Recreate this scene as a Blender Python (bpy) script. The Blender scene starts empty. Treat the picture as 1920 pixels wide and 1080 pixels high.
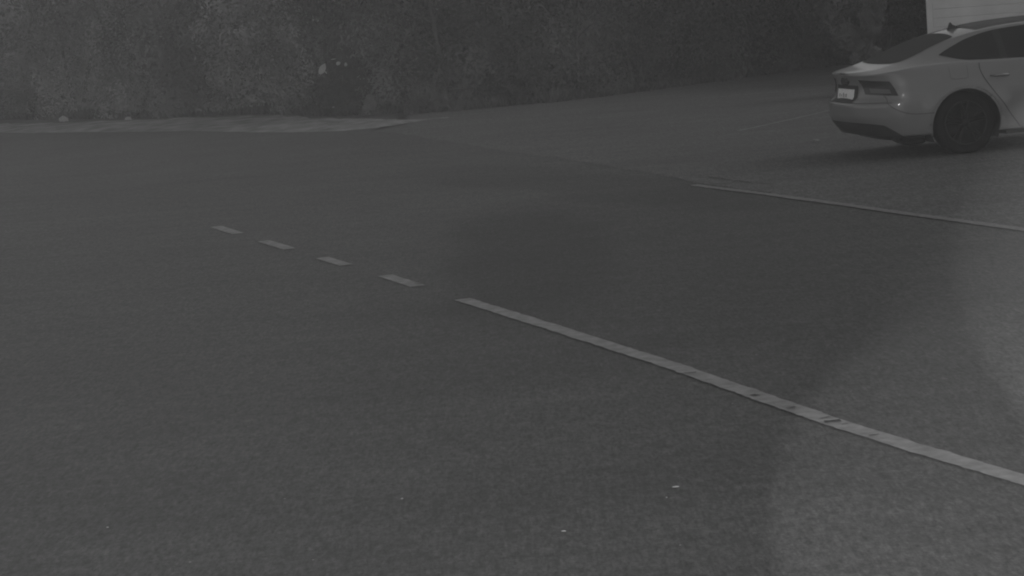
import bpy, bmesh, math, random
from mathutils import Vector, Matrix, noise
random.seed(7)
R = math.radians
S = bpy.context.scene
C = S.collection

# ------------------------------------------------------------------ camera
F_PX, CAM_H, PITCH, ROLL = 4300.0, 2.16, 7.42, -4.3      # focal length in px of a 1920 wide frame
cam_d = bpy.data.cameras.new('camera'); cam = bpy.data.objects.new('camera', cam_d); C.objects.link(cam)
cam_d.sensor_width = 36.0; cam_d.lens = 36.0 * F_PX / 1920.0
cam_d.clip_start = 0.1; cam_d.clip_end = 600
cam.matrix_world = Matrix.Translation((0, 0, CAM_H)) @ Matrix.Rotation(R(90 - PITCH), 4, 'X') @ Matrix.Rotation(R(ROLL), 4, 'Z')
S.camera = cam
S.render.resolution_x, S.render.resolution_y = 1024, 576

# ------------------------------------------------------------------ world (the photograph is a monochrome night view)
SUN_AZ, SUN_EL = 72.0, 38.0          # degrees: azimuth measured from +Y towards +X
W = bpy.data.worlds.new('World'); S.world = W; W.use_nodes = True
wn = W.node_tree; wn.nodes.clear()
sk = wn.nodes.new('ShaderNodeTexSky'); sk.sky_type = 'NISHITA'; sk.sun_disc = False
sk.sun_elevation = R(SUN_EL); sk.sun_rotation = R(SUN_AZ)
bw = wn.nodes.new('ShaderNodeRGBToBW'); bg = wn.nodes.new('ShaderNodeBackground'); wo = wn.nodes.new('ShaderNodeOutputWorld')
bg.inputs['Strength'].default_value = 0.05
wn.links.new(sk.outputs[0], bw.inputs[0]); wn.links.new(bw.outputs[0], bg.inputs[0]); wn.links.new(bg.outputs[0], wo.inputs[0])
sd = bpy.data.lights.new('sun', 'SUN'); sd.energy = 0.12; sd.angle = R(14); sd.color = (1, 1, 1)
so = bpy.data.objects.new('sun', sd); C.objects.link(so)
sdir = Vector((math.sin(R(SUN_AZ)) * math.cos(R(SUN_EL)), math.cos(R(SUN_AZ)) * math.cos(R(SUN_EL)), math.sin(R(SUN_EL))))
so.rotation_euler = sdir.to_track_quat('Z', 'Y').to_euler()

def ray(px, py):
    v = Vector(((px - 960) / F_PX, -(py - 540) / F_PX, -1.0))
    return (cam.matrix_world.to_3x3() @ v).normalized()
def at(px, py, z=0.0):
    d = ray(px, py); t = (z - CAM_H) / d.z
    return Vector((d.x * t, d.y * t, z))
def at_depth(px, py, Y):
    d = ray(px, py); t = Y / d.y
    return Vector((d.x * t, Y, CAM_H + d.z * t))

# infrared spots added beside the camera for the light pools and grey veil
def spot(name, loc, target, watts, deg, blend, size):
    l = bpy.data.lights.new(name, 'SPOT'); l.energy = watts; l.spot_size = R(deg); l.spot_blend = blend; l.shadow_soft_size = size
    o = bpy.data.objects.new(name, l); C.objects.link(o); o.location = loc
    o.rotation_euler = (Vector(target) - Vector(loc)).to_track_quat('-Z', 'Y').to_euler()
    return o
spot('added_ir_spot', (0.12, 0.0, 2.28), at(1850, 985), 1700, 10.9, 0.15, 0.03)
spot('added_ir_spot', (0.16, 0.0, 2.22), at(2225, 500), 4300, 11.4, 0.18, 0.03)
spot('added_ir_spot', (-0.3, 0.0, 2.3), at(900, 420), 1450, 70, 1.0, 0.04)

vs = S.view_settings
vs.view_transform = 'Standard'; vs.look = 'None'; vs.gamma = 1.0; vs.use_curve_mapping = False
vs.exposure = 0.90
S.render.engine = 'CYCLES'
HAZE = 0.00135
S.cycles.use_denoising = True
S.cycles.use_light_tree = True
S.cycles.filter_width = 2.0

# ------------------------------------------------------------------ materials
def mat(name, col, rough=0.8, metal=0.0, spec=0.5, coat=0.0, noise_s=None, noise_a=0.0, bump=0.0, bump_s=40.0, detail=6, space=None):
    m = bpy.data.materials.new(name); m.use_nodes = True
    nt = m.node_tree; b = nt.nodes['Principled BSDF']
    b.inputs['Base Color'].default_value = (col, col, col, 1)
    b.inputs['Roughness'].default_value = rough; b.inputs['Metallic'].default_value = metal
    b.inputs['Specular IOR Level'].default_value = spec
    b.inputs['Coat Weight'].default_value = coat; b.inputs['Coat Roughness'].default_value = 0.08
    tc = nt.nodes.new('ShaderNodeTexCoord')
    if noise_s:
        n = nt.nodes.new('ShaderNodeTexNoise'); n.inputs['Scale'].default_value = noise_s; n.inputs['Detail'].default_value = detail
        mr = nt.nodes.new('ShaderNodeMapRange')
        mr.inputs['From Min'].default_value = 0.3; mr.inputs['From Max'].default_value = 0.7
        mr.inputs['To Min'].default_value = col * (1 - noise_a); mr.inputs['To Max'].default_value = col * (1 + noise_a)
        nt.links.new(nt.nodes.new('ShaderNodeNewGeometry').outputs['Position'] if space else tc.outputs['Object'], n.inputs['Vector']); nt.links.new(n.outputs['Fac'], mr.inputs['Value'])
        nt.links.new(mr.outputs[0], b.inputs['Base Color'])
    if bump:
        n2 = nt.nodes.new('ShaderNodeTexNoise'); n2.inputs['Scale'].default_value = bump_s; n2.inputs['Detail'].default_value = 5
        bp = nt.nodes.new('ShaderNodeBump'); bp.inputs['Strength'].default_value = bump; bp.inputs['Distance'].default_value = 0.02
        nt.links.new(tc.outputs['Object'], n2.inputs['Vector']); nt.links.new(n2.outputs['Fac'], bp.inputs['Height'])
        nt.links.new(bp.outputs[0], b.inputs['Normal'])
    return m

def math_node(nt, op, a, b=None, clamp=False):
    n = nt.nodes.new('ShaderNodeMath'); n.operation = op; n.use_clamp = clamp
    for i, v in enumerate((a, b)):
        if v is None: continue
        if isinstance(v, (int, float)): n.inputs[i].default_value = v
        else: nt.links.new(v, n.inputs[i])
    return n.outputs[0]

def ground_mat(name, base, stains_and_shade=(), grain=0.5, fleck=0.0, streak=0.12):
    """asphalt: coarse patches, drawn out tyre wear, stone grain, bright aggregate flecks and soft-edged dark patches, part staining, part painted shade"""
    m = bpy.data.materials.new(name); m.use_nodes = True
    nt = m.node_tree; b = nt.nodes['Principled BSDF']; L = nt.links.new
    b.inputs['Roughness'].default_value = 0.92; b.inputs['Specular IOR Level'].default_value = 0.12
    geo = nt.nodes.new('ShaderNodeNewGeometry'); P = geo.outputs['Position']
    def nz(scale, detail=5, vec=None, rough=0.55):
        n = nt.nodes.new('ShaderNodeTexNoise'); n.inputs['Scale'].default_value = scale
        n.inputs['Detail'].default_value = detail; n.inputs['Roughness'].default_value = rough
        L(vec if vec else P, n.inputs['Vector']); return n.outputs['Fac']
    def centred(v, amp):           # 1 + (v-0.5)*amp
        return math_node(nt, 'ADD', math_node(nt, 'MULTIPLY', math_node(nt, 'SUBTRACT', v, 0.5), amp), 1.0)
    mp = nt.nodes.new('ShaderNodeMapping'); mp.inputs['Rotation'].default_value = (0, 0, R(28)); mp.inputs['Scale'].default_value = (0.35, 2.2, 1)
    L(P, mp.inputs['Vector'])
    f = centred(nz(0.16, 3), 0.35)
    f = math_node(nt, 'MULTIPLY', f, centred(nz(0.9, 6), 0.40))
    f = math_node(nt, 'MULTIPLY', f, centred(nz(1.0, 6, mp.outputs[0], .65), streak * 3.5))
    f = math_node(nt, 'MULTIPLY', f, centred(nz(55, 3, None, 0.7), grain * 2))
    f = math_node(nt, 'MULTIPLY', f, centred(nz(9, 5, None, .75), 0.8))
    f = math_node(nt, 'MULTIPLY', f, centred(nz(24, 3, None, .7), 0.8))
    # stones dragged out along the rolling direction
    mg = nt.nodes.new('ShaderNodeMapping'); mg.inputs['Scale'].default_value = (1.0, 0.22, 1); L(P, mg.inputs['Vector'])
    f = math_node(nt, 'MULTIPLY', f, centred(nz(48, 3, mg.outputs[0], .8), 2.0))
    f = math_node(nt, 'MULTIPLY', f, centred(nz(17, 2, mg.outputs[0], .8), 0.9))
    wob = nt.nodes.new('ShaderNodeTexNoise'); wob.inputs['Scale'].default_value = 0.6; wob.inputs['Detail'].default_value = 4
    L(P, wob.inputs['Vector'])
    vadd = nt.nodes.new('ShaderNodeVectorMath'); vadd.operation = 'MULTIPLY_ADD'
    L(wob.outputs['Color'], vadd.inputs[0]); vadd.inputs[1].default_value = (1.2, 1.2, 0); L(P, vadd.inputs[2])
    for (cx, cy, rx, ry, rot, k, edge) in stains_and_shade:
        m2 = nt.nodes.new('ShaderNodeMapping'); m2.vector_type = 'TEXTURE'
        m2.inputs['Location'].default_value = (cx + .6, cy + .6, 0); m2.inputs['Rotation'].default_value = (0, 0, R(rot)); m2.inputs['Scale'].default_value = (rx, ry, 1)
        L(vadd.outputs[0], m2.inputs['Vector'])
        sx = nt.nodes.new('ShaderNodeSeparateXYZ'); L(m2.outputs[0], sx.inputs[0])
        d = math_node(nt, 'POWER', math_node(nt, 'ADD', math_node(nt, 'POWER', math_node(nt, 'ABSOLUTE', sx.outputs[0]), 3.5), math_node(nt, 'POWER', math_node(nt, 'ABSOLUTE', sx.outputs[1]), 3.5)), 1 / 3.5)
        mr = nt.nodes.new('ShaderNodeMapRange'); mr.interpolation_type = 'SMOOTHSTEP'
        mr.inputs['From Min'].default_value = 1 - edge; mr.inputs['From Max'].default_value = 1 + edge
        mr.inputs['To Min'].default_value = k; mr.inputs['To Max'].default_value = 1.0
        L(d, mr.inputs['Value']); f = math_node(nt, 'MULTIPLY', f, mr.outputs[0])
    col = math_node(nt, 'MULTIPLY', f, base)
    if fleck:
        vo = nt.nodes.new('ShaderNodeTexVoronoi'); vo.inputs['Scale'].default_value = 14; L(P, vo.inputs['Vector'])
        wn_ = nt.nodes.new('ShaderNodeSeparateColor'); L(vo.outputs['Color'], wn_.inputs[0])
        near = math_node(nt, 'LESS_THAN', vo.outputs['Distance'], 0.07)
        rare = math_node(nt, 'GREATER_THAN', wn_.outputs[0], 0.965)
        col = math_node(nt, 'ADD', col, math_node(nt, 'MULTIPLY', math_node(nt, 'MULTIPLY', near, rare), fleck))
    cc = nt.nodes.new('ShaderNodeCombineColor')
    for i in range(3): L(col, cc.inputs[i])
    L(cc.outputs[0], b.inputs['Base Color'])
    bp = nt.nodes.new('ShaderNodeBump'); bp.inputs['Strength'].default_value = 0.35; bp.inputs['Distance'].default_value = 0.006
    L(nz(70, 4), bp.inputs['Height']); L(bp.outputs[0], b.inputs['Normal'])
    return m

# uneven infrared light painted in as dark ellipses, plus some staining: (x, y, half length, half width, rotation, factor, softness)
M_asphalt = ground_mat('asphalt', 0.071, stains_and_shade=[(*at(985, 475)[:2], .62, 3.6, 0, 0.72, 0.35), (*at(1230, 470)[:2], 1.7, 5.2, -8, 0.78, 0.45), (*at(1250, 880)[:2], .9, .5, -6, 0.90, 0.5), (*at(1090, 345)[:2], .75, 4.2, 24, 0.80, 0.3), (*at(900, 720)[:2], .9, .35, 8, 0.93, 0.5), (*at(500, 330)[:2], 1.6, .6, 5, 0.93, 0.5)], fleck=0.22)
M_lot = ground_mat('pale_asphalt', 0.088, stains_and_shade=[(3.2, 27.5, 0.9, 3.0, -60, 0.93, 0.5)], streak=0.18)
M_verge = mat('gravel_verge', 0.175, 0.95, noise_s=2.2, noise_a=0.38, bump=0.8, bump_s=18, spec=0.1)
M_soil = mat('soil', 0.05, 0.95, noise_s=3, noise_a=0.4, bump=1.0, bump_s=8, spec=0.1)
M_paint_line = mat('worn_road_paint', 0.205, 0.85, noise_s=11, noise_a=0.26, bump=0.3, bump_s=60, spec=0.15)
M_paint_thin = mat('faded_road_paint', 0.145, 0.85, noise_s=22, noise_a=0.25, spec=0.15)
M_paint_ghost = mat('rubbed_out_road_paint', 0.155, 0.85, noise_s=5, noise_a=0.25, spec=0.15)
M_tar = mat('crack_dirt', 0.045, 0.9, spec=0.1)
M_scuff = mat('tyre_scuff', 0.10, 0.9, noise_s=30, noise_a=0.3, spec=0.1)
M_leaf = [mat('hedge_leaf', 0.10, 0.6, noise_s=0.75, noise_a=0.8, detail=1, space='Position', spec=0.3), mat('lit_leaf', 0.155, 0.6, noise_s=0.75, noise_a=0.8, detail=1, space='Position', spec=0.3),
          mat('shaded_leaf', 0.05, 0.6, noise_s=0.75, noise_a=0.8, detail=1, space='Position', spec=0.3)]  # paler and darker leaf copies hold the hedge's uneven light
M_leaf.append(mat('deep_leaf', 0.04, 0.6, noise_s=2, noise_a=0.4, spec=0.2))
M_leaf.append(mat('brightest_lit_leaf', 0.20, 0.6, spec=0.3, noise_s=0.9, noise_a=0.5, detail=1, space='Position'))  # light streak on the hedge painted as paler leaves
M_bark = mat('bark', 0.07, 0.9, noise_s=12, noise_a=0.3, bump=0.6, bump_s=20)
M_pale_leaf = mat('pale_leaf', 0.33, 0.5, noise_s=8, noise_a=0.15)
M_stone = mat('pale_stone', 0.34, 0.85, noise_s=14, noise_a=0.25, bump=0.5, bump_s=20)
M_chip = mat('white_scrap', 0.32, 0.7, noise_s=40, noise_a=0.1)
M_body = mat('silver_paint', 0.158, 0.40, metal=0.0, spec=0.4, coat=0.6)
M_glass = mat('tinted_glass', 0.022, 0.3, spec=0.12)
M_rglass = mat('rear_glass', 0.07, 0.6, spec=0.0)
M_black = mat('black_trim', 0.025, 0.6, spec=0.2)
M_gap = mat('shut_line', 0.088, 0.8, spec=0.1)
M_tyre = mat('tyre_rubber', 0.014, 0.9, spec=0.03, bump=0.3, bump_s=50)
M_rim = mat('dark_alloy', 0.015, 0.45, metal=0.0, spec=.12)
M_lamp = mat('smoked_lens', 0.025, 0.25, spec=0.25)
M_lamp2 = mat('lamp_reflector', 0.075, 0.35)
M_plate = mat('plate_white', 0.85, 0.5, noise_s=30, noise_a=0.06)
M_char = mat('plate_print', 0.25, 0.6)
M_roofp = mat('roof_panel_paint', 0.085, 0.6, spec=.05)
M_wall = mat('white_cladding_paint', 0.68, 0.8, noise_s=2.2, noise_a=0.10, bump=0.1, bump_s=20)
M_fascia = mat('grey_board', 0.12, 0.8, noise_s=4, noise_a=0.15)

# ------------------------------------------------------------------ helpers
def tag(o, label=None, cat=None, group=None, kind=None):
    if label: o['label'] = label
    if cat: o['category'] = cat
    if group: o['group'] = group
    if kind: o['kind'] = kind
    return o
def empty(name, loc=(0, 0, 0), rz=0.0):
    o = bpy.data.objects.new(name, None); C.objects.link(o); o.location = loc; o.rotation_euler = (0, 0, rz); o.empty_display_size = 0.2
    return o
def mesh(name, verts, faces, m, parent=None, smooth=False):
    me = bpy.data.meshes.new(name); me.from_pydata([tuple(v) for v in verts], [], faces); me.update()
    me.materials.append(m)
    if smooth: me.polygons.foreach_set('use_smooth', [True] * len(me.polygons))
    o = bpy.data.objects.new(name, me); C.objects.link(o)
    if parent: o.parent = parent
    return o
def frombm(name, bm, m, parent=None, smooth=False):
    me = bpy.data.meshes.new(name); bm.to_mesh(me); bm.free(); me.materials.append(m)
    if smooth: me.polygons.foreach_set('use_smooth', [True] * len(me.polygons))
    o = bpy.data.objects.new(name, me); C.objects.link(o)
    if parent: o.parent = parent
    return o
def grid_faces(nu, nv, flip=False, wrap=False):
    f = []
    for i in range(nu - 1 if not wrap else nu):
        for j in range(nv - 1):
            a, b_, c_, d = i * nv + j, ((i + 1) % nu) * nv + j, ((i + 1) % nu) * nv + j + 1, i * nv + j + 1
            f.append((a, d, c_, b_) if flip else (a, b_, c_, d))
    return f
def interp(tab, x):
    """smooth (monotone cubic) interpolation through (x, y) pairs"""
    n = len(tab)
    if x <= tab[0][0]: return tab[0][1]
    if x >= tab[-1][0]: return tab[-1][1]
    for i in range(n - 1):
        if x <= tab[i + 1][0]: break
    def sec(k): return (tab[k + 1][1] - tab[k][1]) / (tab[k + 1][0] - tab[k][0])
    def slope(k):
        if k == 0: return sec(0)
        if k == n - 1: return sec(n - 2)
        a, b_ = sec(k - 1), sec(k)
        return 0.0 if a * b_ <= 0 else 2 * a * b_ / (a + b_)
    h = tab[i + 1][0] - tab[i][0]; t = (x - tab[i][0]) / h
    y0, y1, m0, m1 = tab[i][1], tab[i + 1][1], slope(i) * h, slope(i + 1) * h
    return (2*t**3 - 3*t**2 + 1) * y0 + (t**3 - 2*t**2 + t) * m0 + (-2*t**3 + 3*t**2) * y1 + (t**3 - t**2) * m1
def box_bm(bm, x0, x1, y0, y1, z0, z1):
    v = [bm.verts.new(p) for p in ((x0,y0,z0),(x1,y0,z0),(x1,y1,z0),(x0,y1,z0),(x0,y0,z1),(x1,y0,z1),(x1,y1,z1),(x0,y1,z1))]
    for f in ((0,3,2,1),(4,5,6,7),(0,1,5,4),(1,2,6,5),(2,3,7,6),(3,0,4,7)): bm.faces.new([v[i] for i in f])

# ------------------------------------------------------------------ ground
def sheet(name, poly, z, m, kind='structure', parent=None):
    bm = bmesh.new(); bm.faces.new([bm.verts.new((p[0], p[1], z)) for p in poly])
    bmesh.ops.triangulate(bm, faces=bm.faces[:])
    for f in bm.faces:
        if f.normal.z < 0: f.normal_flip()
    o = frombm(name, bm, m, parent)
    if kind: o['kind'] = kind
    return o
sheet('ground', [(-70, -20), (70, -20), (70, 90), (-70, 90)], -0.004, M_soil)
verge_front = [(-260, 250), (0, 249), (130, 248), (330, 246), (540, 248), (640, 246), (730, 237), (800, 225), (850, 216)]
verge_back = [(-260, 233), (0, 231), (130, 229), (330, 221), (520, 214), (610, 222), (710, 221), (790, 218), (850, 213)]
hedge_foot = [(-260, 226), (0, 225), (130, 224), (300, 222), (440, 216), (520, 214), (600, 219), (700, 216), (760, 212), (850, 209), (950, 200), (1040, 192), (1130, 182), (1280, 162), (1420, 143), (1560, 125), (1700, 110), (1900, 92), (2200, 70)]
vf = [at(*p) for p in verge_front]; hf = [at(*p) for p in hedge_foot]
asph_poly = [(-30, -6), (12, -6), (12, 60), (hf[-1].x + 1, hf[-1].y + 0.5)] + [(p.x, p.y + .25) for p in reversed(hf)] + [(-30, hf[0].y + 1)]
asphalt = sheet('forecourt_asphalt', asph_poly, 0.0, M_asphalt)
# paler parking surface beyond the ragged seam
seam = [(700, 246), (760, 253), (860, 268), (930, 281), (1000, 291), (1080, 303), (1180, 319), (1260, 334), (1330, 348), (1500, 371), (1700, 401), (1920, 431), (2300, 482)]
sp = []
for i in range(len(seam) - 1):
    a, b_ = at(*seam[i]), at(*seam[i + 1])
    for k in range(8):
        p = a.lerp(b_, k / 8); w = noise.noise(p * 2.1) * 0.10 + noise.noise(p * 7.0) * 0.04
        sp.append(Vector((p.x + w, p.y + w * 0.4, 0)))
lot_poly = [(p.x, p.y) for p in sp] + [(13, 14), (26, 20), (26, 60), (hf[-1].x, hf[-1].y)] + [(p.x, p.y) for p in reversed(hf[8:-1])] + [(vf[-3].x + .3, vf[-3].y + .3)]
sheet('parking_surface', lot_poly, 0.004, M_lot)

bm = bmesh.new(); box_bm(bm, -72, 72, -22, 92, -1.0, 10.5)
added_haze = frombm('added_haze', bm, None); added_haze['kind'] = 'stuff'  # air volume added to lift the blacks to a grey veil
mh = bpy.data.materials.new('veil_haze'); mh.use_nodes = True; mh.node_tree.nodes.clear()
pv_ = mh.node_tree.nodes.new('ShaderNodeVolumePrincipled'); ho = mh.node_tree.nodes.new('ShaderNodeOutputMaterial')
pv_.inputs['Color'].default_value = (.9, .9, .9, 1); pv_.inputs['Density'].default_value = HAZE
mh.node_tree.links.new(pv_.outputs[0], ho.inputs['Volume']); added_haze.data.materials[0] = mh

# raised gravel verge in front of the hedge: an uneven low bank
def strip_mesh(name, front, back, zf, m, nv=8, sub=14):
    V = []; rows = []
    n = len(front) - 1
    pts = []
    for i in range(n):
        for k in range(sub): pts.append((front[i].lerp(front[i + 1], k / sub), back[i].lerp(back[i + 1], k / sub)))
    pts.append((front[-1], back[-1]))
    for ip, (a, b_) in enumerate(pts):
        fade = min(1, (len(pts) - 1 - ip) / (2.2 * sub))
        for j in range(nv):
            t = j / (nv - 1); p = a.lerp(b_, t)
            q = p + Vector((noise.noise(p * 1.3), noise.noise(p * 1.3 + Vector((9, 2, 4))), 0)) * 0.18 * (1 if 0 < j < nv - 1 else 0.7)
            q.z = fade * (zf(t) * (0.8 + 0.5 * noise.noise(p * 0.9)) + (noise.noise(p * 5) * 0.02 if j else 0)) - (1 - fade) * .012 * (1 + noise.noise(p * 2.5)) + .006
            if j == 0: q.z = 0.0
            V.append(q)
    return mesh(name, V, grid_faces(len(pts), nv, flip=True), m, smooth=True)
vback = [at(p[0], p[1] + 1, .06) for p in verge_back]
verge = strip_mesh('verge', vf, vback, lambda t: min(1, t * 3) * 0.05 + 0.02 * t, M_verge)
verge['kind'] = 'structure'
# unseen dark bank added behind the hedge to block sky in its gaps
V = []; nb = 60
for i in range(nb):
    x = -45 + i * 1.6
    base = 60 + 1.2 * noise.noise(Vector((x * .2, 0, 0))) + (0 if x < 5 else (x - 5) * 0.35)
    for j in range(10):
        t = j / 9
        z = [-.01, .3, .9, 1.7, 2.7, 3.8, 5.0, 6.2, 7.2, 8.0][j]
        V.append((x, base + t * 9, z + (noise.noise(Vector((x * .5, t * 4, 2))) * .4 if j else 0)))
added_bank = mesh('backdrop_bank', V, grid_faces(nb, 10, flip=False), M_soil, smooth=True); added_bank['kind'] = 'structure'

# painted markings: children of the asphalt
def marking(name, ctr, width, z, m, parent, rag=0.006, step=0.05, end_skew=0.0):
    """ctr: ground polyline; ragged-edged painted band"""
    pts = []
    for i in range(len(ctr) - 1):
        a, b_ = ctr[i], ctr[i + 1]; n = max(1, int((b_ - a).length / step))
        for k in range(n): pts.append(a.lerp(b_, k / n))
    pts.append(ctr[-1]); V = []
    for i, p in enumerate(pts):
        d = (pts[min(i + 1, len(pts) - 1)] - pts[max(i - 1, 0)]).normalized(); nrm = Vector((-d.y, d.x, 0))
        for s in (-1, 1):
            w = width / 2 + rag * (noise.noise(p * 6 + Vector((0, 0, s * 5))) + noise.noise(p * 23 + Vector((0, 0, s * 5))))
            q = p + nrm * s * w + d * end_skew * s * (1 if i in (0, len(pts) - 1) else 1)
            V.append((q.x, q.y, z))
    F = [(2*i, 2*i + 1, 2*i + 3, 2*i + 2) for i in range(len(pts) - 1)]
    bm = bmesh.new(); vv = [bm.verts.new(v) for v in V]
    for f in F: bm.faces.new([vv[k] for k in f])
    bm.normal_update()
    for f in bm.faces:
        if f.normal.z < 0: f.normal_flip()
    return frombm(name, bm, m, parent)
LW = 0.118
sol = [(867, 562.5), (1060, 623), (1250, 684), (1410, 740), (1560, 793), (1700, 837), (1920, 903), (2300, 1015), (3000, 1215)]
marking('marking_line', [at(*p) for p in sol], LW, 0.008, M_paint_line, asphalt, rag=0.009)
for (a, b_) in (((405, 426), (446, 439)), ((494, 453), (543, 468)), ((604, 484.5), (650, 498.5)), ((722, 518), (784, 538))):
    marking('marking_dash', [at(*a), at(*b_)], LW, 0.008, M_paint_line, asphalt, rag=0.007)
thin = [(1300, 348), (1420, 363), (1560, 382), (1700, 402), (1920, 432), (2300, 485)]
marking('edge_line', [at(*p) for p in thin], 0.11, 0.009, M_paint_thin, asphalt, rag=0.014)
marking('bay_line', [at(1385, 246), at(1460, 230), at(1560, 207), at(1640, 190)], 0.07, 0.009, M_paint_ghost, asphalt, rag=0.02)
marking('crack', [at(1268, 509), at(1310, 506), at(1352, 504.5), at(1405, 499)], 0.028, 0.006, M_tar, asphalt, rag=0.012)
marking('crack', [at(1330, 333), at(1400, 343), at(1450, 347)], 0.03, 0.010, M_tar, asphalt, rag=0.02)
for (a, b_, w) in (((1546, 795), (1577, 792.5), 0.05), ((1538, 789), (1556, 785), 0.025), ((1578, 800), (1590, 798), 0.02), ((1476, 769), (1492, 766.5), 0.035), ((1412, 746), (1422, 744), 0.05), ((1282, 703), (1306, 701), 0.03), ((1630, 821), (1650, 818.5), 0.025), ((776, 533), (790, 535.5), 0.02)):
    marking('scuff', [at(*a), at(*b_)], w, 0.012, M_scuff if w < .045 else M_tar, asphalt, rag=0.012, step=0.02)

# ------------------------------------------------------------------ small loose things
def lump(name, loc, sx, sy, sz, m, seed, label, cat, group=None, rough=.35):
    bm = bmesh.new(); bmesh.ops.create_icosphere(bm, subdivisions=3, radius=1)
    for v in bm.verts:
        n = v.co.normalized(); v.co = n * (1 + rough * noise.noise(n * 1.7 + Vector((seed, 0, 0))) + .5 * rough * noise.noise(n * 4 + Vector((seed, 3, 0))))
        v.co = Vector((v.co.x * sx, v.co.y * sy, max(-.3, v.co.z) * sz + .3 * sz))
    o = frombm(name, bm, m, None, True); o.location = loc
    return tag(o, label, cat, group)
lump('stone', at(120, 233) + Vector((0, 0, .06)), .10, .09, .085, M_stone, 1, 'larger pale stone at the hedge foot, the left one of two', 'stone', 'pale stones on the verge by the hedge')
lump('stone', at(241, 232) + Vector((0, 0, .08)), .075, .06, .05, M_stone, 6, 'smaller pale stone at the hedge foot, the right one of two', 'stone', 'pale stones on the verge by the hedge')
lump('stone', at(1530, 264), .045, .04, .018, M_verge, 8, 'flat pale stone lying on the parking surface behind the car', 'stone')
def scrap(px, py, L_, W_, H_, rz, label):
    bm = bmesh.new(); n = 6
    rows = []
    for i in range(n + 1):
        t = i / n; x = (t - .5) * L_; wz = H_ * (.4 + .6 * math.sin(t * math.pi)); w = W_ * (.55 + .45 * math.sin(t * math.pi)) * (1 + .2 * noise.noise(Vector((px, i, 0))))
        rows.append([bm.verts.new((x, -w / 2, 0)), bm.verts.new((x, -w / 2, wz)), bm.verts.new((x, w / 2, wz * .9)), bm.verts.new((x, w / 2, 0))])
    for i in range(n):
        for j in range(4): bm.faces.new([rows[i][j], rows[i + 1][j], rows[i + 1][(j + 1) % 4], rows[i][(j + 1) % 4]])
    bm.faces.new(rows[0][::-1]); bm.faces.new(rows[-1])
    bmesh.ops.recalc_face_normals(bm, faces=bm.faces[:])
    o = frombm('litter_scrap', bm, M_chip); o.location = at(px, py) + Vector((0, 0, .002)); o.rotation_euler = (0, 0, R(rz))
    tag(o, label, 'litter', 'white scraps lying on the asphalt')
scrap(1267, 914, .030, .010, .005, 4, 'largest white scrap, alone on the asphalt below the solid line')
scrap(1057, 997, .020, .007, .004, -5, 'small white scrap nearest the bottom edge of the asphalt')
scrap(202, 990, .010, .008, .004, 20, 'tiny white scrap on the asphalt in the lower left')
scrap(754, 936, .010, .009, .004, 40, 'tiny white scrap on the asphalt left of centre, low down')
scrap(1250, 934, .008, .006, .004, 70, 'tiny white crumb just below the largest white scrap')

# ------------------------------------------------------------------ vegetation
def leaf_mesh(name, n, rad, height, clumps, size, seed, low=0.0):
    rnd = random.Random(seed); V = []; Fc = []
    cl = []
    for i in range(clumps):
        a = rnd.uniform(0, 2 * math.pi); hz = low + (height - low) * (i + rnd.random()) / clumps
        prof = math.sin(min(1, max(0.0, (hz / height) * .9 + .12)) * math.pi) ** .45
        r = rad * prof * rnd.uniform(.25, .80)
        cl.append((Vector((r * math.cos(a), r * math.sin(a), hz)), rad * rnd.uniform(.28, .48), rnd.uniform(.5, 1.4)))
    tot = sum(c[1] ** 2 * c[2] for c in cl)
    for c, cr, dens in cl:
        for k in range(int(n * cr * cr * dens / tot)):
            d = Vector((rnd.gauss(0, 1), rnd.gauss(0, 1), rnd.gauss(0, .85))).normalized()
            p = c + d * cr * (1 - .55 * rnd.random() ** 1.6)
            if p.z < 0.02: p.z = rnd.uniform(.02, .3)
            nr = (d + Vector((rnd.gauss(0, .34), rnd.gauss(0, .34), rnd.gauss(0, .34) + .3))).normalized()
            ax = nr.orthogonal().normalized(); ax.rotate(Matrix.Rotation(rnd.uniform(0, 6.28), 3, nr))
            bx = nr.cross(ax); s = size * rnd.uniform(.6, 1.35); b0 = len(V)
            V += [p - ax * s, p + bx * s * .42 + nr * s * .12, p + ax * s, p - bx * s * .42 + nr * s * .12]
            Fc += [(b0, b0 + 1, b0 + 2), (b0, b0 + 2, b0 + 3)]
    return V, Fc
def tube(bm, pts, rads, seg=7):
    rings = []
    for i, p in enumerate(pts):
        d = (pts[min(i + 1, len(pts) - 1)] - pts[max(i - 1, 0)]).normalized(); a = d.orthogonal().normalized(); b_ = d.cross(a)
        rings.append([bm.verts.new(p + (a * math.cos(6.2832 * k / seg) + b_ * math.sin(6.2832 * k / seg)) * rads[i]) for k in range(seg)])
    for i in range(len(rings) - 1):
        for k in range(seg): bm.faces.new([rings[i][k], rings[i][(k + 1) % seg], rings[i + 1][(k + 1) % seg], rings[i + 1][k]])
    bm.faces.new(rings[-1]); bm.faces.new(rings[0][::-1])
def stem_bm(height, rad, seed, stems=3):
    rnd = random.Random(seed); bm = bmesh.new()
    for s in range(stems):
        a = rnd.uniform(0, 6.28); pts = []; x = Vector((.08 * math.cos(a), .08 * math.sin(a), -.03)); pts.append(x.copy())
        for k in range(6):
            x = x + Vector((math.cos(a) * rad * .09 + rnd.gauss(0, .05), math.sin(a) * rad * .09 + rnd.gauss(0, .05), height * .14)); pts.append(x.copy())
        tube(bm, pts, [.055, .05, .043, .036, .028, .02, .01])
        for q in (2, 3, 4):
            b_ = rnd.uniform(0, 6.28); e = pts[q] + Vector((math.cos(b_), math.sin(b_), .6)) * rad * .4
            tube(bm, [pts[q], pts[q].lerp(e, .5) + Vector((0, 0, .05)), e], [.025, .017, .008], 5)
    return bm
protos = []
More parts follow.
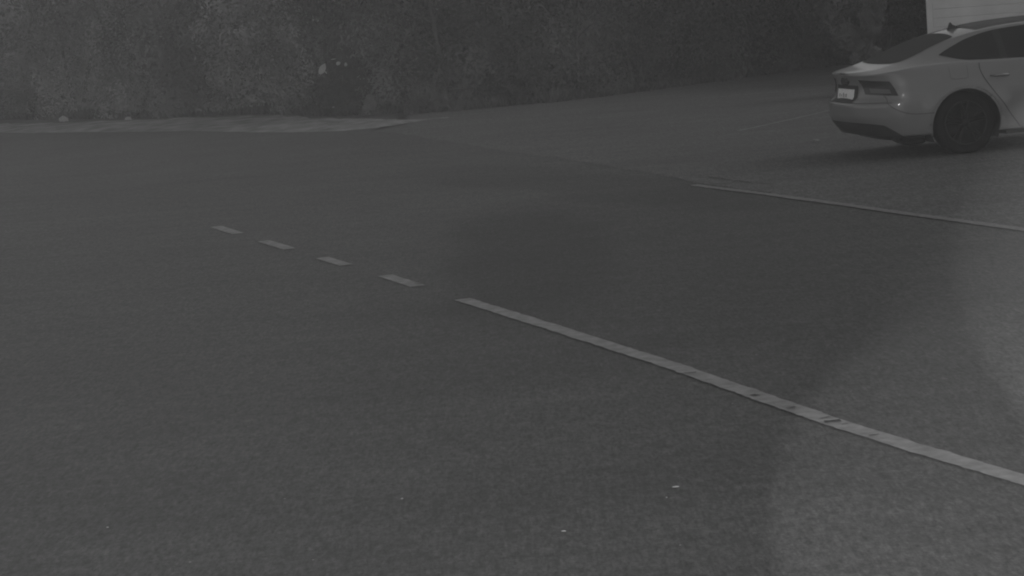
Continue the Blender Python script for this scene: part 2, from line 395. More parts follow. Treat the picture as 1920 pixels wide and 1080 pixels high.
for k, (n, rad, h, cl, size) in enumerate(((15000, 1.55, 3.9, 34, .060), (14000, 1.5, 3.6, 30, .052), (15000, 1.6, 4.2, 36, .066), (13000, 1.45, 3.7, 40, .045))):
    r = empty('hedge_shrub'); V_, F_ = leaf_mesh('crown', n, rad, h, cl, size, 30 + k)
    cr = mesh('crown', V_, F_, M_leaf[0], r); st = frombm('trunk', stem_bm(h, rad, 60 + k), M_bark, r, True)
    protos.append((r, cr, st))
used = [False] * 4
def shrub(x, y, k, sc, rz, mi, label, group=None, z=0.0):
    r0, c0, s0 = protos[k]
    if not used[k]: used[k] = True; r, cr, st = r0, c0, s0
    else:
        r = r0.copy(); C.objects.link(r); cr = c0.copy(); st = s0.copy()
        for c in (cr, st): C.objects.link(c); c.parent = r
    r.location = (x, y, z); r.rotation_euler = (0, 0, rz); r.scale = (sc[0], sc[1], sc[2])
    cr.material_slots[0].link = 'OBJECT'; cr.material_slots[0].material = M_leaf[mi]
    return tag(r, label, 'shrub', group)
# front row along the hedge foot
G1 = 'dense leafy shrubs forming the hedge beyond the forecourt'
rnd = random.Random(5)
def foot(px):
    for i in range(len(hedge_foot) - 1):
        a, b_ = hedge_foot[i], hedge_foot[i + 1]
        if a[0] <= px <= b_[0]:
            return at(px, a[1] + (b_[1] - a[1]) * (px - a[0]) / (b_[0] - a[0]))
    return at(*hedge_foot[-1])
xs = [-85, 15, 125, 245, 370, 470, 590, 720, 845, 960, 1080, 1200, 1320, 1440, 1560, 1680, 1800]
LAB = ['grey leafy hedge shrub cut off by the left edge of the photo', 'grey leafy hedge shrub left of the larger verge stone',
       'grey leafy hedge shrub just behind the larger verge stone', 'grey leafy hedge shrub just behind the smaller verge stone',
       'grey leafy hedge shrub between the smaller stone and the palest shrub', 'palest shrub of the hedge, left of the round shrub',
       'mid grey hedge shrub rising behind the round shrub with pale leaves', 'dark grey hedge shrub above the deep gap right of the round shrub',
       'dark hedge shrub rising behind the low mounded bush', 'dark shaded hedge shrub, first to the right of the low mounded bush',
       'dark shaded hedge shrub, second to the right of the low mounded bush', 'dark shaded hedge shrub in the middle of the run between low bush and car',
       'dark shaded hedge shrub, fourth to the right of the low mounded bush', 'dark shaded hedge shrub, third to the left of the pale narrow bush',
       'dark shaded hedge shrub, second to the left of the pale narrow bush', 'dark hedge shrub between the pale narrow bush and the white building',
       'dark hedge shrub at the left corner of the white building']
for i, px in enumerate(xs):
    p = foot(px); mi = 1 if px < 300 else (0 if px < 800 else 2)  # lamp falloff painted into the leaf tone, darker towards the right
    L_ = LAB[i]
    grp = G1
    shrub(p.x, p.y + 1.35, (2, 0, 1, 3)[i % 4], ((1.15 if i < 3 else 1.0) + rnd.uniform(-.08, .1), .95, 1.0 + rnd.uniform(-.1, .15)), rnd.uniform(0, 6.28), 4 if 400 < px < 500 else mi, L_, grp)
p_ = foot(45); shrub(p_.x, p_.y + 1.0, 1, (.7, .6, .42), 2.0, 1, 'small low grey shrub at the foot of the hedge, left of the larger verge stone', G1)
p_ = foot(-15); shrub(p_.x, p_.y + .9, 3, (.75, .6, .5), 4.0, 1, 'small low grey shrub at the foot of the hedge, at the very left edge', G1)
# ragged skirt of small leaves and grass under the hedge
V = []; Fc = []
r2 = random.Random(11)
for i in range(len(hf) - 1):
    a, b_ = hf[i], hf[i + 1]; n = int((b_ - a).length * 300)
    for k in range(n):
        p = a.lerp(b_, r2.random()); p = p + Vector((0, abs(r2.gauss(0, .35)) - .02 + .25 * noise.noise(p * 1.1), 0))
        h_ = r2.uniform(.05, .22) * (1 + .8 * noise.noise(p * .8)); ang = r2.uniform(0, 6.28); w = .018
        lean = Vector((r2.gauss(0, .4), r2.gauss(0, .4), 1)).normalized() * h_
        d = Vector((math.cos(ang), math.sin(ang), 0)) * w; z0 = Vector((0, 0, .005)); b0 = len(V)
        V += [p - d + z0, p + d + z0, p + lean * .6 + d * 1.2, p + lean, p + lean * .6 - d * 1.2]
        Fc += [(b0, b0 + 1, b0 + 2), (b0, b0 + 2, b0 + 4), (b0 + 4, b0 + 2, b0 + 3)]
tag(mesh('grass', V, Fc, M_leaf[2]), 'ragged grass and fallen leaves along the hedge foot', 'grass', kind='stuff')

def own_shrub(name, x, y, n, rad, h, cl, size, seed, m, label, cat='shrub', stems=3):
    r = empty(name, (x, y, 0)); V_, F_ = leaf_mesh('crown', n, rad, h, cl, size, seed)
    mesh('crown', V_, F_, m, r); frombm('trunk', stem_bm(h * .9, rad, seed, stems), M_bark, r, True)
    return tag(r, label, cat)
# round shrub with the pale leaves
p = at(648, 219)
ball = own_shrub('round_shrub', p.x, p.y + .55, 12000, .62, 1.08, 26, .045, 77, M_leaf[3], 'round dark shrub with a few pale leaves standing out of the hedge')
def pale_leaf(px, py, a, b_, rz, dy=-.62):
    q = at_depth(px, py, p.y + .55 + dy) - Vector((p.x, p.y + .55, 0)); ax = Vector((math.cos(R(rz)), 0, math.sin(R(rz)))); bx = Vector((-ax.z, 0, ax.x))
    V_ = [q]; n = 12
    for k in range(n):
        t = 6.2832 * k / n; rr = (1 if k else 1.25)
        V_.append(q + ax * a * rr * math.cos(t) + bx * b_ * math.sin(t) + Vector((0, -.02 * math.cos(t) ** 2 + .03 * abs(math.sin(t)), 0)))
    mesh('leaf', V_, [(0, 1 + k, 1 + (k + 1) % n) for k in range(n)], M_pale_leaf, ball, True)
pale_leaf(604, 130, .105, .062, 58)
pale_leaf(634, 119, .040, .036, 20)
pale_leaf(648, 121, .034, .030, 80)
pale_leaf(611, 136, .030, .014, 130)
pale_leaf(625, 111, .050, .008, 5)
pale_leaf(625, 201, .024, .014, 10)
q = at(697, 216); own_shrub('small_bush', q.x, q.y + .15, 1800, .17, .34, 9, .035, 81, M_leaf[0], 'small pale tuft of leaves at the hedge foot right of the round shrub', 'bush', 2)
q = at(795, 213); own_shrub('low_bush', q.x, q.y + .25, 4200, .46, .42, 14, .040, 84, M_leaf[2], 'low mounded bush where the verge runs out', 'bush', 3)
q = at_depth(1632, 110, 38); own_shrub('leafy_bush', q.x - .05, 38, 9000, .42, 1.75, 22, .05, 88, mat('pale_bush_leaf', 0.085, 0.6, spec=.2, noise_s=3, noise_a=.3), 'pale narrow bush behind the boot lid of the car', 'bush', 3)

# ------------------------------------------------------------------ building behind the car
BY = 44.0
bl = at_depth(1741, 60, BY); BX = bl.x
bld = empty('clad_building', (BX, BY, 0), R(-12))
bm = bmesh.new(); box_bm(bm, 0.03, 14, 0.03, 9, 0.0, 3.3); frombm('wall', bm, M_wall, bld)
bmb = bmesh.new(); box_bm(bmb, 0.10, 14.0, -0.012, 0.028, 0, 0.168)
bmesh.ops.bevel(bmb, geom=[e for e in bmb.edges if abs(e.verts[0].co.y + .012) < 1e-4 and abs(e.verts[1].co.y + .012) < 1e-4 and abs(e.verts[0].co.z - e.verts[1].co.z) < 1e-4], offset=.004, segments=1, affect='EDGES')
first = frombm('board', bmb, M_wall, bld); first.location = (0, 0, .15)
for k in range(1, 18):
    o = first.copy(); C.objects.link(o); o.parent = bld; o.location = (0, 0, .15 + k * .1705)
bm = bmesh.new(); box_bm(bm, -0.02, 0.098, -0.03, 0.16, 0.0, 3.3); frombm('corner_board', bm, M_wall, bld)
bm = bmesh.new(); box_bm(bm, 0.1, 14, -0.025, 0.0275, 0.0, 0.145); frombm('plinth', bm, M_fascia, bld)
bm = bmesh.new()
vv = [bm.verts.new(c) for c in ((-.5, -.6, 3.3), (14.4, -.6, 3.3), (14.4, 9.6, 3.3), (-.5, 9.6, 3.3), (-.5, -.6, 3.46), (14.4, -.6, 3.46), (14.4, 9.6, 3.46), (-.5, 9.6, 3.46), (-.5, 4.5, 5.2), (14.4, 4.5, 5.2))]
for f in ((0, 3, 2, 1), (0, 1, 5, 4), (2, 3, 7, 6), (4, 5, 9, 8), (6, 7, 8, 9), (0, 4, 8, 7, 3), (1, 2, 6, 9, 5)): bm.faces.new([vv[i] for i in f])
frombm('roof', bm, M_fascia, bld)
tag(bld, 'white board-clad building wall rising behind the roof of the car', 'building')

# ------------------------------------------------------------------ the car
CL = 4.97
PHI = 10.3
wheel_px = at(1807, 287)
car = empty('parked_car', (0, 0, 0), R(PHI))
tag(car, 'light silver five-door fastback car with dark wheels parked with its tail to the left', 'car')
RW, AX_R, AX_F = .338, 1.13, 4.05
AZ_, AR_ = .318, .400      # wheel arch: centre height and radius
XR = [(.20, .20), (.27, .13), (.33, .08), (.40, .03), (.48, .0), (.57, .0), (.613, .012), (.65, .070), (.69, .095), (.79, .11), (.85, .095), (.90, .075), (.93, .055), (1.0, .055)]
XF = [(.20, .16), (.30, .05), (.45, .0), (.60, .01), (.70, .06), (.80, .16)]
WZ = [(.20, .865), (.27, .90), (.40, .925), (.55, .938), (.70, .935), (.80, .92), (.88, .905), (.94, .885), (.98, .865), (1.02, .84)]
RIM = [(0, .918), (.12, .930), (.35, .958), (.6, .985), (1.0, .995), (1.6, .985), (2.4, .955), (3.4, .925), (3.9, .88), (4.4, .80), (4.8, .70), (4.97, .66)]
BOT = [(0, .255), (.3, .245), (.7, .238), (1.5, .222), (2.5, .205), (3.4, .205), (4.2, .20), (4.97, .20)]
ZC = [(0, .935), (.10, .952), (.30, .985), (.44, 1.02), (.60, 1.075), (.85, 1.175), (1.10, 1.262), (1.35, 1.328), (1.65, 1.380), (2.0, 1.408), (2.4, 1.42), (2.8, 1.41), (3.1, 1.37), (3.4, 1.27), (3.75, 1.08), (3.95, .985), (4.3, .91), (4.7, .81), (4.97, .70)]
NR, NS, NF = 34, 110, 22
A_R, A_F, EXP = .62, .85, 2.7
def outline(i):
    """nominal plan position (x, sidefactor) for index i of the half outline, with the part of the tail/nose shape that applies"""
    if i <= NR:
        t = (math.pi / 2) * i / NR
        return A_R - A_R * abs(math.cos(t)) ** (2 / EXP), abs(math.sin(t)) ** (2 / EXP), abs(math.cos(t)) ** (2 / EXP), 0.0
    if i <= NR + NS:
        t = (i - NR) / NS; x = A_R + (CL - A_R - A_F) * t; return x, 1.0, 0.0, 0.0
    t = (math.pi / 2) * (i - NR - NS) / NF
    return CL - A_F + A_F * abs(math.sin(t)) ** (2 / EXP), abs(math.cos(t)) ** (2 / EXP), 0.0, abs(math.sin(t)) ** (2 / EXP)
NTOT = NR + NS + NF + 1
def idx_of_x(x):
    """fractional outline index for side position x (side part)"""
    return NR + (x - A_R) / (CL - A_R - A_F) * NS
def flare(x, z):
    f = 0
    for ax in (AX_R, AX_F):
        d = math.hypot(x - ax, z - AZ_); f += .022 * math.exp(-((d - .42) / .10) ** 2) * (1 if z < .85 else math.exp(-((z - .85) / .08) ** 2))
    return f
def lower(i, z):
    """point on the lower body (near side has negative y) for outline index i (float ok) and height z"""
    x0, sf, cr, cf = outline_f(i)
    w = interp(WZ, z) * (1 - .05 * (max(0, x0 - 3.2) / 1.77) ** 2) * (1 - .045 * max(0, (1.1 - x0) / 1.1) ** 2)
    x = x0 + interp(XR, z) * cr - interp(XF, z) * cf
    return Vector((x, -(w * sf + flare(x, z) * (1 if sf > .9 else 0)), z))
def outline_f(i):
    if i <= NR:
        t = (math.pi / 2) * i / NR
        c_, s_ = max(0, math.cos(t)) ** (2 / EXP), max(0, math.sin(t)) ** (2 / EXP)
        return A_R - A_R * c_, s_, c_, 0.0
    if i <= NR + NS: return A_R + (CL - A_R - A_F) * (i - NR) / NS, 1.0, 0.0, 0.0
    t = (math.pi / 2) * (i - NR - NS) / NF
    c_, s_ = max(0, math.cos(t)) ** (2 / EXP), max(0, math.sin(t)) ** (2 / EXP)
    return CL - A_F + A_F * s_, c_, 0.0, s_
QE, QB = .655, .955
def gq(q, x):
    q = abs(q)
    fast = max(0.0, min(1.0, (1.45 - x) / 1.0))       # how far we are down the fastback
    qe = QE - .02 * fast
    if q < qe: return 1 - .10 * (q / qe) ** 2.2
    if q < QB:
        t = (q - qe) / (QB - qe); s = t + .10 * math.sin(t * math.pi)
        return .90 - .84 * (t * .75 + .25 * t * t)
    return .06 * (1 - ((q - QB) / (1 - QB)))
def upper(i, q):
    """point on the upper body: outline index i, q 0 centre .. 1 rim; the sign of q picks the side (negative = near side)"""
    x0, sf, cr, cf = outline_f(i); zr = interp(RIM, x0); p = lower(i, zr)
    w = -p.y; zc = interp(ZC, p.x)
    # centre profile follows the true x, so the tail stays level with its rim
    z = zr + max(0, (zc - zr)) * gq(q, p.x)
    return Vector((p.x, q * w, z))
def build_body():
    V = []; Fc = []
    nz = 46; base = {}
    # lower skin, near side; mirrored afterwards
    for side in (1, -1):
        off = len(V)
        for i in range(NTOT):
            x0 = outline_f(i)[0]; zb, zt = interp(BOT, x0), interp(RIM, x0)
            for j in range(nz):
                p = lower(i, zb + (zt - zb) * j / (nz - 1)); V.append(Vector((p.x, p.y * side, p.z)))
        for i in range(NTOT - 1):
            for j in range(nz - 1):
                ids = [off + i * nz + j, off + (i + 1) * nz + j, off + (i + 1) * nz + j + 1, off + i * nz + j + 1]
                c = sum((V[k] for k in ids), Vector()) / 4
                if min(math.hypot(c.x - ax, c.z - AZ_) for ax in (AX_R, AX_F)) < AR_: continue
                Fc.append(tuple(ids if side == 1 else ids[::-1]))
    # snap arch edge
    usedv = set(k for f in Fc for k in f)
    for k in usedv:
        v = V[k]
        for ax in (AX_R, AX_F):
            d = math.hypot(v.x - ax, v.z - AZ_)
            if d < AR_ + .015 and abs(v.y) > .6:
                s = AR_ / max(d, 1e-5)
                v.x = ax + (v.x - ax) * s; v.z = AZ_ + (v.z - AZ_) * s
    qs = [math.sin(t * math.pi / 2 / 40) for t in range(41)]
    qs = sorted(set([k / 26 for k in range(27)] + [.955, .975, .99, .64, .655, .67]))
    full = [-q for q in reversed(qs[1:])] + qs
    off = len(V)
    for i in range(1, NTOT - 1):
        for q in full: V.append(upper(i, q))
    nq = len(full)
    for i in range(NTOT - 3):
        for j in range(nq - 1):
            a = off + i * nq + j; Fc.append((a, a + nq, a + nq + 1, a + 1))
    me_v = V
    bm = bmesh.new(); vv = [bm.verts.new(v) for v in me_v]
    for f in Fc:
        try: bm.faces.new([vv[k] for k in f])
        except ValueError: pass
    bmesh.ops.remove_doubles(bm, verts=bm.verts[:], dist=.0015)
    bmesh.ops.delete(bm, geom=[v for v in bm.verts if not v.link_faces], context='VERTS')
    bmesh.ops.recalc_face_normals(bm, faces=bm.faces[:])
    o = frombm('body', bm, M_body, car, True)
    so_ = o.modifiers.new('thickness', 'SOLIDIFY'); so_.thickness = .012; so_.offset = -1
    return o
body = build_body()
def patch(name, fn, us, vs_, m, off=.004, parent=None, thick=.0, mirror=False, smooth=True):
    """fn(u, v) -> point on the skin; pushed out along the patch normal by off; mirror builds the far side"""
    P = [[fn(u, v) for v in vs_] for u in us]; nu, nv = len(us), len(vs_)
    cen = Vector((2.4, 0, .7)); V = []
    for a in range(nu):
        for b_ in range(nv):
            du = P[min(a + 1, nu - 1)][b_] - P[max(a - 1, 0)][b_]; dv = P[a][min(b_ + 1, nv - 1)] - P[a][max(b_ - 1, 0)]
            n = du.cross(dv)
            if n.length < 1e-9: n = P[a][b_] - cen
            n.normalize()
            if n.dot(P[a][b_] - cen) < 0: n = -n
            V.append(P[a][b_] + n * off)
    if mirror: V = [Vector((v.x, -v.y, v.z)) for v in V]
    bm = bmesh.new(); vv = [bm.verts.new(v) for v in V]
    for f in grid_faces(nu, nv):
        try: bm.faces.new([vv[k] for k in f])
        except ValueError: pass
    bmesh.ops.remove_doubles(bm, verts=bm.verts[:], dist=.0003)
    bm.normal_update()
    for f in bm.faces:
        if f.normal.dot(f.calc_center_median() - cen) < 0: f.normal_flip()
    return frombm(name, bm, m, parent or car, smooth)
def lin(a, b_, n): return [a + (b_ - a) * k / (n - 1) for k in range(n)]
def both(name, fn, us, vs_, m, **k):
    return [patch(name, fn, us, vs_, m, **k), patch(name, fn, us, vs_, m, mirror=True, **k)]

# side glass, rear quarter window and the rear door window in one dark band, split by pillars
QLO = [(.93, .84), (1.0, .885), (1.12, .935), (1.3, .962), (1.6, .972), (3.2, .965), (3.62, .94)]
QHI = [(.93, .835), (1.0, .80), (1.12, .76), (1.3, .715), (1.6, .69), (2.4, .68), (3.0, .69), (3.3, .74), (3.5, .82), (3.62, .93)]
def side_fn(x, t):
    q = interp(QLO, x) * (1 - t) + interp(QHI, x) * t
    return upper(idx_of_x(x), -q)
both('side_window', side_fn, [ .93 + (1.62 - .93) * (k / 24) ** 1.4 for k in range(25)], lin(0, 1, 9), M_glass, off=.004)
both('window_pillar', side_fn, lin(1.60, 1.68, 3), lin(0, 1, 9), M_black, off=.006)
both('window_pillar', side_fn, lin(2.44, 2.55, 3), lin(0, 1, 9), M_black, off=.006)
both('side_window', side_fn, lin(1.66, 2.46, 16), lin(0, 1, 9), M_glass, off=.004)
both('side_window', side_fn, lin(2.53, 3.60, 20), lin(0, 1, 9), M_glass, off=.004)
# rear glass
QG = [(.425, .50), (.45, .60), (.50, .655), (.60, .665), (.9, .645), (1.12, .62), (1.19, .60), (1.215, .57)]
def x_index(x):
    # outline index for any x (rear corner part included)
    lo, hi = 0.0, float(NTOT - 1)
    for _ in range(40):
        mid = (lo + hi) / 2
        if outline_f(mid)[0] + interp(XR, .98) * outline_f(mid)[2] < x: lo = mid
        else: hi = mid
    return lo
def top_pt(x, y):
    i = x_index(x); w = max(.05, -lower(i, interp(RIM, outline_f(i)[0])).y)
    return upper(i, max(-1, min(1, y / w)))
def rear_glass_fn(x, t):
    y = t * interp(QG, x) * .86; xx = x + .05 * (abs(t) ** 2.5) * (-1 if x < .8 else 1) * 0 + .035 * t * t * (1 if x < .8 else -.8)
    return top_pt(xx, y)
patch('rear_window', rear_glass_fn, lin(.43, 1.215, 26), lin(-1, 1, 21), M_rglass, off=.004)
patch('roof_panel', lambda x, t: top_pt(x + .03 * t * t, t * (.50 if x > 1.45 else .50 - (1.45 - x) * .5)), lin(1.43, 2.75, 24), lin(-1, 1, 15), M_roofp, off=.004)
patch('windscreen', lambda x, t: top_pt(x - .16 * t * t, t * .60), lin(3.14, 3.90, 16), lin(-1, 1, 15), M_glass, off=.004)
# tail lamps: pointed inner end, on the rear face and round the corner
def lamp_fn(t, v):     # t 0 inner .. 1 outer ; v 0 bottom .. 1 top
    z = .712 + (.872 - .712) * v - .022 * t
    i0 = 10.2 * (1 - v) + 7.2 * v; i1 = 26.6 * (1 - v) + 23.2 * v
    return lower(i0 + (i1 - i0) * t, z)
for o in both('tail_light', lamp_fn, lin(0, 1, 18), lin(0, 1, 7), M_lamp, off=.006):
    mir = o.name.endswith('001')
    patch('reflector', lambda t, v: lamp_fn(.22 + .62 * t, .14 + .30 * v), lin(0, 1, 10), lin(0, 1, 4), M_lamp2, off=.009, parent=o, mirror=mir)
# number plate in its recess, between the lamps
def rear_pt(y, z):
    lo, hi = 0.0, float(NR)
    for _ in range(36):
        mid = (lo + hi) / 2
        if -lower(mid, z).y < abs(y): lo = mid
        else: hi = mid
    p = lower(lo, z); return Vector((p.x, y, z))
patch('plate_recess', lambda y, z: rear_pt(y, z), lin(-.34, .34, 13), lin(.622, .805, 7), M_black, off=.004)
def plate_pt(y, z, o_=.0): p = rear_pt(0.0, .71); return Vector((p.x - .018 - o_ + (z - .71) * .16, y, z))
bm = bmesh.new(); 
pv = [bm.verts.new(plate_pt(y, z, o_)) for o_ in (0, -.016) for (y, z) in ((-.25, .652), (.25, .652), (.25, .762), (-.25, .762))]
for f in ((0, 1, 2, 3), (7, 6, 5, 4), (0, 4, 5, 1), (1, 5, 6, 2), (2, 6, 7, 3), (3, 7, 4, 0)): bm.faces.new([pv[k] for k in f])
bmesh.ops.recalc_face_normals(bm, faces=bm.faces[:]); plate = frombm('number_plate', bm, M_plate, car)
for (y0, w_, h_) in ((.19, .03, .04), (.13, .025, .03), (.07, .035, .045), (.01, .02, .035), (-.03, .03, .04)):
    z0 = .672
    bm = bmesh.new()
    v4 = [bm.verts.new(plate_pt(y, z, .002)) for (y, z) in ((y0, z0), (y0 - w_, z0), (y0 - w_, z0 + h_), (y0, z0 + h_))]; bm.faces.new(v4)
    frombm('plate_character', bm, M_char, plate)
# four interlocking rings above the plate
bm = bmesh.new()
for k in range(4):
    cy = (k - 1.5) * .047; pts = []; n = 20
    cen = rear_pt(cy, .848)
    for s in range(n + 1):
        a = 6.28318 * s / n; pts.append(Vector((cen.x - .010 + math.sin(a) * .012 * 0, cy + .030 * math.cos(a), .848 + .030 * math.sin(a))))
    tube(bm, pts, [.013] * (n + 1), 5)
frombm('emblem', bm, M_black, car, True)
# bumper parts
def diff_fn(t, v):
    i1 = 27.5 - 6.5 * v; x0 = outline_f(i1 * t)[0]; zb = interp(BOT, x0) + .002
    return lower(i1 * t, zb + (.405 - zb - .03 * (t ** 3)) * v)
both('diffuser', diff_fn, lin(0, 1, 24), lin(0, 1, 7), M_black, off=.005)
# crease above the bumper (shadow line under the boot lid)
def ribbon(name, pts, w, m, off=.003, parent=None, mir=True):
    """pts: list of points on the skin (near side); thin dark ribbon following them"""
    cen = Vector((2.4, 0, .6))
    for mm in ((False, True) if mir else (False,)):
        V = []
        for i, p in enumerate(pts):
            d = (pts[min(i + 1, len(pts) - 1)] - pts[max(i - 1, 0)]).normalized(); n = Vector((p.x * .0, p.y, 0)) if abs(p.y) > .8 else (p - cen)
            n.normalize(); s = d.cross(n).normalized()
            for k in (-1, 1): q = p + n * off + s * w / 2 * k; V.append(Vector((q.x, -q.y if mm else q.y, q.z)))
        mesh(name, V, [(2*i, 2*i + 1, 2*i + 3, 2*i + 2) for i in range(len(pts) - 1)], m, parent or car)
ribbon('seam', [lower(i, .618) for i in lin(0, 25, 24)], .010, M_gap)
def side_pt(x, z): return lower(x_index(x) if x < A_R else idx_of_x(x), z)
def spl(pts, n=10):
    out = []
    for i in range(len(pts) - 1):
        p0, p1, p2, p3 = pts[max(i - 1, 0)], pts[i], pts[i + 1], pts[min(i + 2, len(pts) - 1)]
        for k in range(n):
            t = k / n
            out.append(tuple(.5 * ((2 * p1[j]) + (-p0[j] + p2[j]) * t + (2 * p0[j] - 5 * p1[j] + 4 * p2[j] - p3[j]) * t * t + (-p0[j] + 3 * p1[j] - 3 * p2[j] + p3[j]) * t ** 3) for j in (0, 1)))
    out.append(pts[-1]); return out
ribbon('seam', [side_pt(x, z) for x, z in spl([(.20, .745), (.26, .66), (.35, .56), (.46, .50), (.58, .478), (.765, .478)])], .009, M_gap)
ribbon('door_seam', [side_pt(x, z) for x, z in spl([(1.33, .975), (1.325, .90), (1.375, .78), (1.46, .65), (1.56, .52), (1.64, .40), (1.72, .30), (1.76, .25)])], .011, M_gap)
ribbon('door_seam', [side_pt(x, z) for x, z in spl([(2.50, .955), (2.49, .70), (2.50, .45), (2.54, .24)])], .010, M_gap)
ribbon('door_seam', [side_pt(x, z) for x, z in spl([(3.62, .90), (3.60, .70), (3.56, .45), (3.54, .24)])], .010, M_gap)
ribbon('fuel_flap', [side_pt(x, z) for x, z in spl([(.97, .955), (.975, .85), (.99, .825), (1.08, .82), (1.16, .825), (1.175, .85), (1.18, .955)])], .004, M_gap, mir=False)
# swage line low on the doors and sill

for ax in (AX_R, AX_F):
    for s in (1, -1):
        bm = bmesh.new(); pts = []
        for k in range(41):
            a = R(-14) + R(208) * k / 40; z_ = AZ_ + AR_ * math.sin(a)
            if z_ < .215: continue
            x_ = ax + AR_ * math.cos(a); q_ = side_pt(x_, z_); pts.append(Vector((q_.x, s * (q_.y + .004), q_.z)))
        tube(bm, pts, [.010] * len(pts), 6); frombm('wheel_arch_lip', bm, M_body, car, True)
# door handles
for (hx, hz) in ((1.44, .825), (2.66, .81)):
    for s in (1, -1):
        bm = bmesh.new(); a = side_pt(hx, hz); b_ = side_pt(hx + .21, hz - .004)
        pts = [a + Vector((0, 0, 0)), a + Vector((.02, -.028, .003)), a.lerp(b_, .5) + Vector((0, -.036, .004)), b_ + Vector((-.02, -.028, .003)), b_]
        pts = [Vector((q_.x, q_.y * s, q_.z)) for q_ in pts]
        tube(bm, pts, [.010, .014, .015, .014, .010], 8); frombm('door_handle', bm, M_body, car, True)
# roof aerial fin
bm = bmesh.new(); c = top_pt(1.40, 0)
prof = [(-.075, 0), (-.062, .030), (-.048, .062), (-.035, .064), (-.01, .036), (.04, .014), (.10, 0)]
for (hx, hz) in prof: pass
L1 = [bm.verts.new(c + Vector((hx, -.004 - .020 * (1 - min(1, hz / .05)), hz * 1.25 + hx * .20))) for hx, hz in prof]
L2 = [bm.verts.new(c + Vector((hx, .004 + .020 * (1 - min(1, hz / .05)), hz * 1.25 + hx * .20))) for hx, hz in prof]
bm.faces.new(L1); bm.faces.new(L2[::-1])
for k in range(len(prof)): bm.faces.new([L1[k], L2[k], L2[(k + 1) % len(prof)], L1[(k + 1) % len(prof)]])
bmesh.ops.recalc_face_normals(bm, faces=bm.faces[:]); frombm('aerial', bm, M_black, car)
# underbody, wheel housings, silencer
bm = bmesh.new()
secs = [(.16, .55, .33), (.35, .66, .26), (.70, .68, .20), (1.6, .68, .17), (1.62, .84, .17), (3.55, .84, .17), (3.57, .66, .17), (4.5, .68, .19), (4.85, .6, .24)]
prev = None
for (x, w_, zb) in secs:
    ring = [bm.verts.new(v) for v in ((x, -w_, zb), (x, w_, zb), (x, w_, .60), (x, -w_, .60))]
    if prev:
        for k in range(4): bm.faces.new([prev[k], prev[(k + 1) % 4], ring[(k + 1) % 4], ring[k]])
    else: bm.faces.new(ring)
    prev = ring
bm.faces.new(prev[::-1]); bmesh.ops.recalc_face_normals(bm, faces=bm.faces[:]); frombm('underbody', bm, M_black, car)
bm = bmesh.new(); tube(bm, [Vector((.45, -.55, .275)), Vector((.46, 0, .265)), Vector((.45, .55, .275))], [.095, .10, .095], 12); frombm('silencer', bm, M_black, car, True)
for ax in (AX_R, AX_F):
    for s in (1, -1):
        bm = bmesh.new(); n = 26; A = []; B = []; D = bm.verts.new((ax, s * .62, RW))
        for k in range(n + 1):
            a = R(-25) + R(230) * k / n; cx, cz = math.cos(a), math.sin(a)
            A.append(bm.verts.new((ax + (AR_ + .003) * cx, s * .905, AZ_ + (AR_ + .003) * cz))); B.append(bm.verts.new((ax + (AR_ + .003) * cx, s * .62, AZ_ + (AR_ + .003) * cz)))
        for k in range(n): bm.faces.new([A[k], A[k + 1], B[k + 1], B[k]]); bm.faces.new([B[k], B[k + 1], D])
        frombm('wheel_housing', bm, M_black, car, True)
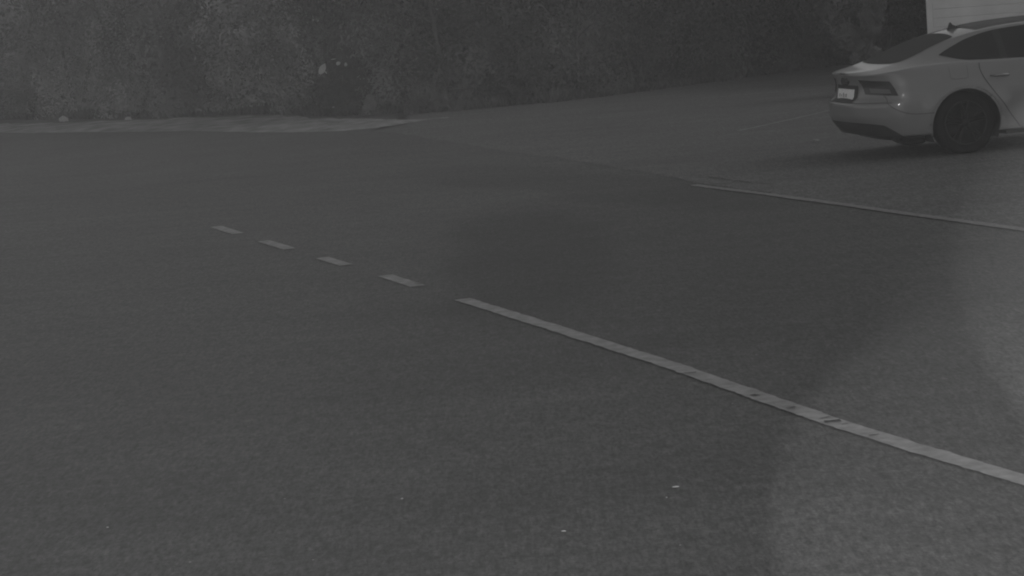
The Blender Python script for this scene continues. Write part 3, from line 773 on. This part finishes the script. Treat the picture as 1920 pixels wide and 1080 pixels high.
# wheels
def wheel_parts(ax, s):
    w = empty('wheel', (ax, s * .80, RW)); w.parent = car
    # tyre by lathe about y
    prof = [(.235, -.10), (.262, -.118), (.300, -.126), (.322, -.118), (.336, -.100), (.340, -.06), (.3405, 0), (.340, .06), (.336, .100), (.322, .118), (.300, .126), (.262, .118), (.235, .10)]
    n = 56; V = []
    for k in range(n):
        a = 6.283185 * k / n
        for (r_, y) in prof:
            zz = r_ * math.sin(a)
            V.append((r_ * math.cos(a), y, max(zz, -.3375)))
    t = mesh('tyre', V, grid_faces(n, len(prof), wrap=True), M_tyre, w, True)
    # rim barrel and lip
    prof = [(.243, s * .112), (.238, s * .118), (.228, s * .110), (.215, s * .06), (.205, -s * .02), (.0, -s * .03)]
    V = []
    for k in range(n):
        a = 6.283185 * k / n
        for (r_, y) in prof: V.append((r_ * math.cos(a), y, r_ * math.sin(a)))
    rim = mesh('rim', V, grid_faces(n, len(prof), wrap=True), M_black, w, True)
    for k in range(5):
        for d in (-.16, .16):
            a0 = 6.283185 * k / 5 + .35; bm = bmesh.new()
            pts = [Vector((.04 * math.cos(a0 + d * 2), s * .085, .04 * math.sin(a0 + d * 2))), Vector((.13 * math.cos(a0 + d * 1.1), s * .098, .13 * math.sin(a0 + d * 1.1))), Vector((.232 * math.cos(a0 + d * 1.25), s * .104, .232 * math.sin(a0 + d * 1.25)))]
            tube(bm, pts, [.020, .015, .017], 6); frombm('spoke', bm, M_rim, w)
    bm = bmesh.new(); tube(bm, [Vector((0, s * .06, 0)), Vector((0, s * .104, 0))], [.055, .045], 18); frombm('hub_cap', bm, M_rim, w, True)
for ax in (AX_R, AX_F):
    for s in (1, -1): wheel_parts(ax, s)
# front end, outside the photograph but part of the car
both('headlight', lambda t, v: lower(NR + NS + 6 + 13 * t, .60 + .09 * v + .03 * (1 - t)), lin(0, 1, 10), lin(0, 1, 5), M_lamp2, off=.006)
both('grille', lambda t, v: lower(NTOT - 1 - 9 * t, .30 + (.30 - .05 * t) * v), lin(0, 1, 10), lin(0, 1, 5), M_black, off=.006)
for s in (1, -1):
    bm = bmesh.new(); bmesh.ops.create_icosphere(bm, subdivisions=3, radius=1)
    for v in bm.verts: v.co = Vector((v.co.x * .10 + 3.38, s * (.98 + v.co.y * .11), .985 + v.co.z * .07))
    frombm('wing_mirror', bm, M_body, car, True)
# put the near rear wheel's contact patch where the photograph has it
off = Matrix.Rotation(R(PHI), 3, 'Z') @ Vector((AX_R, -.80, 0))
car.location = (wheel_px.x - off.x, wheel_px.y - off.y, .004)
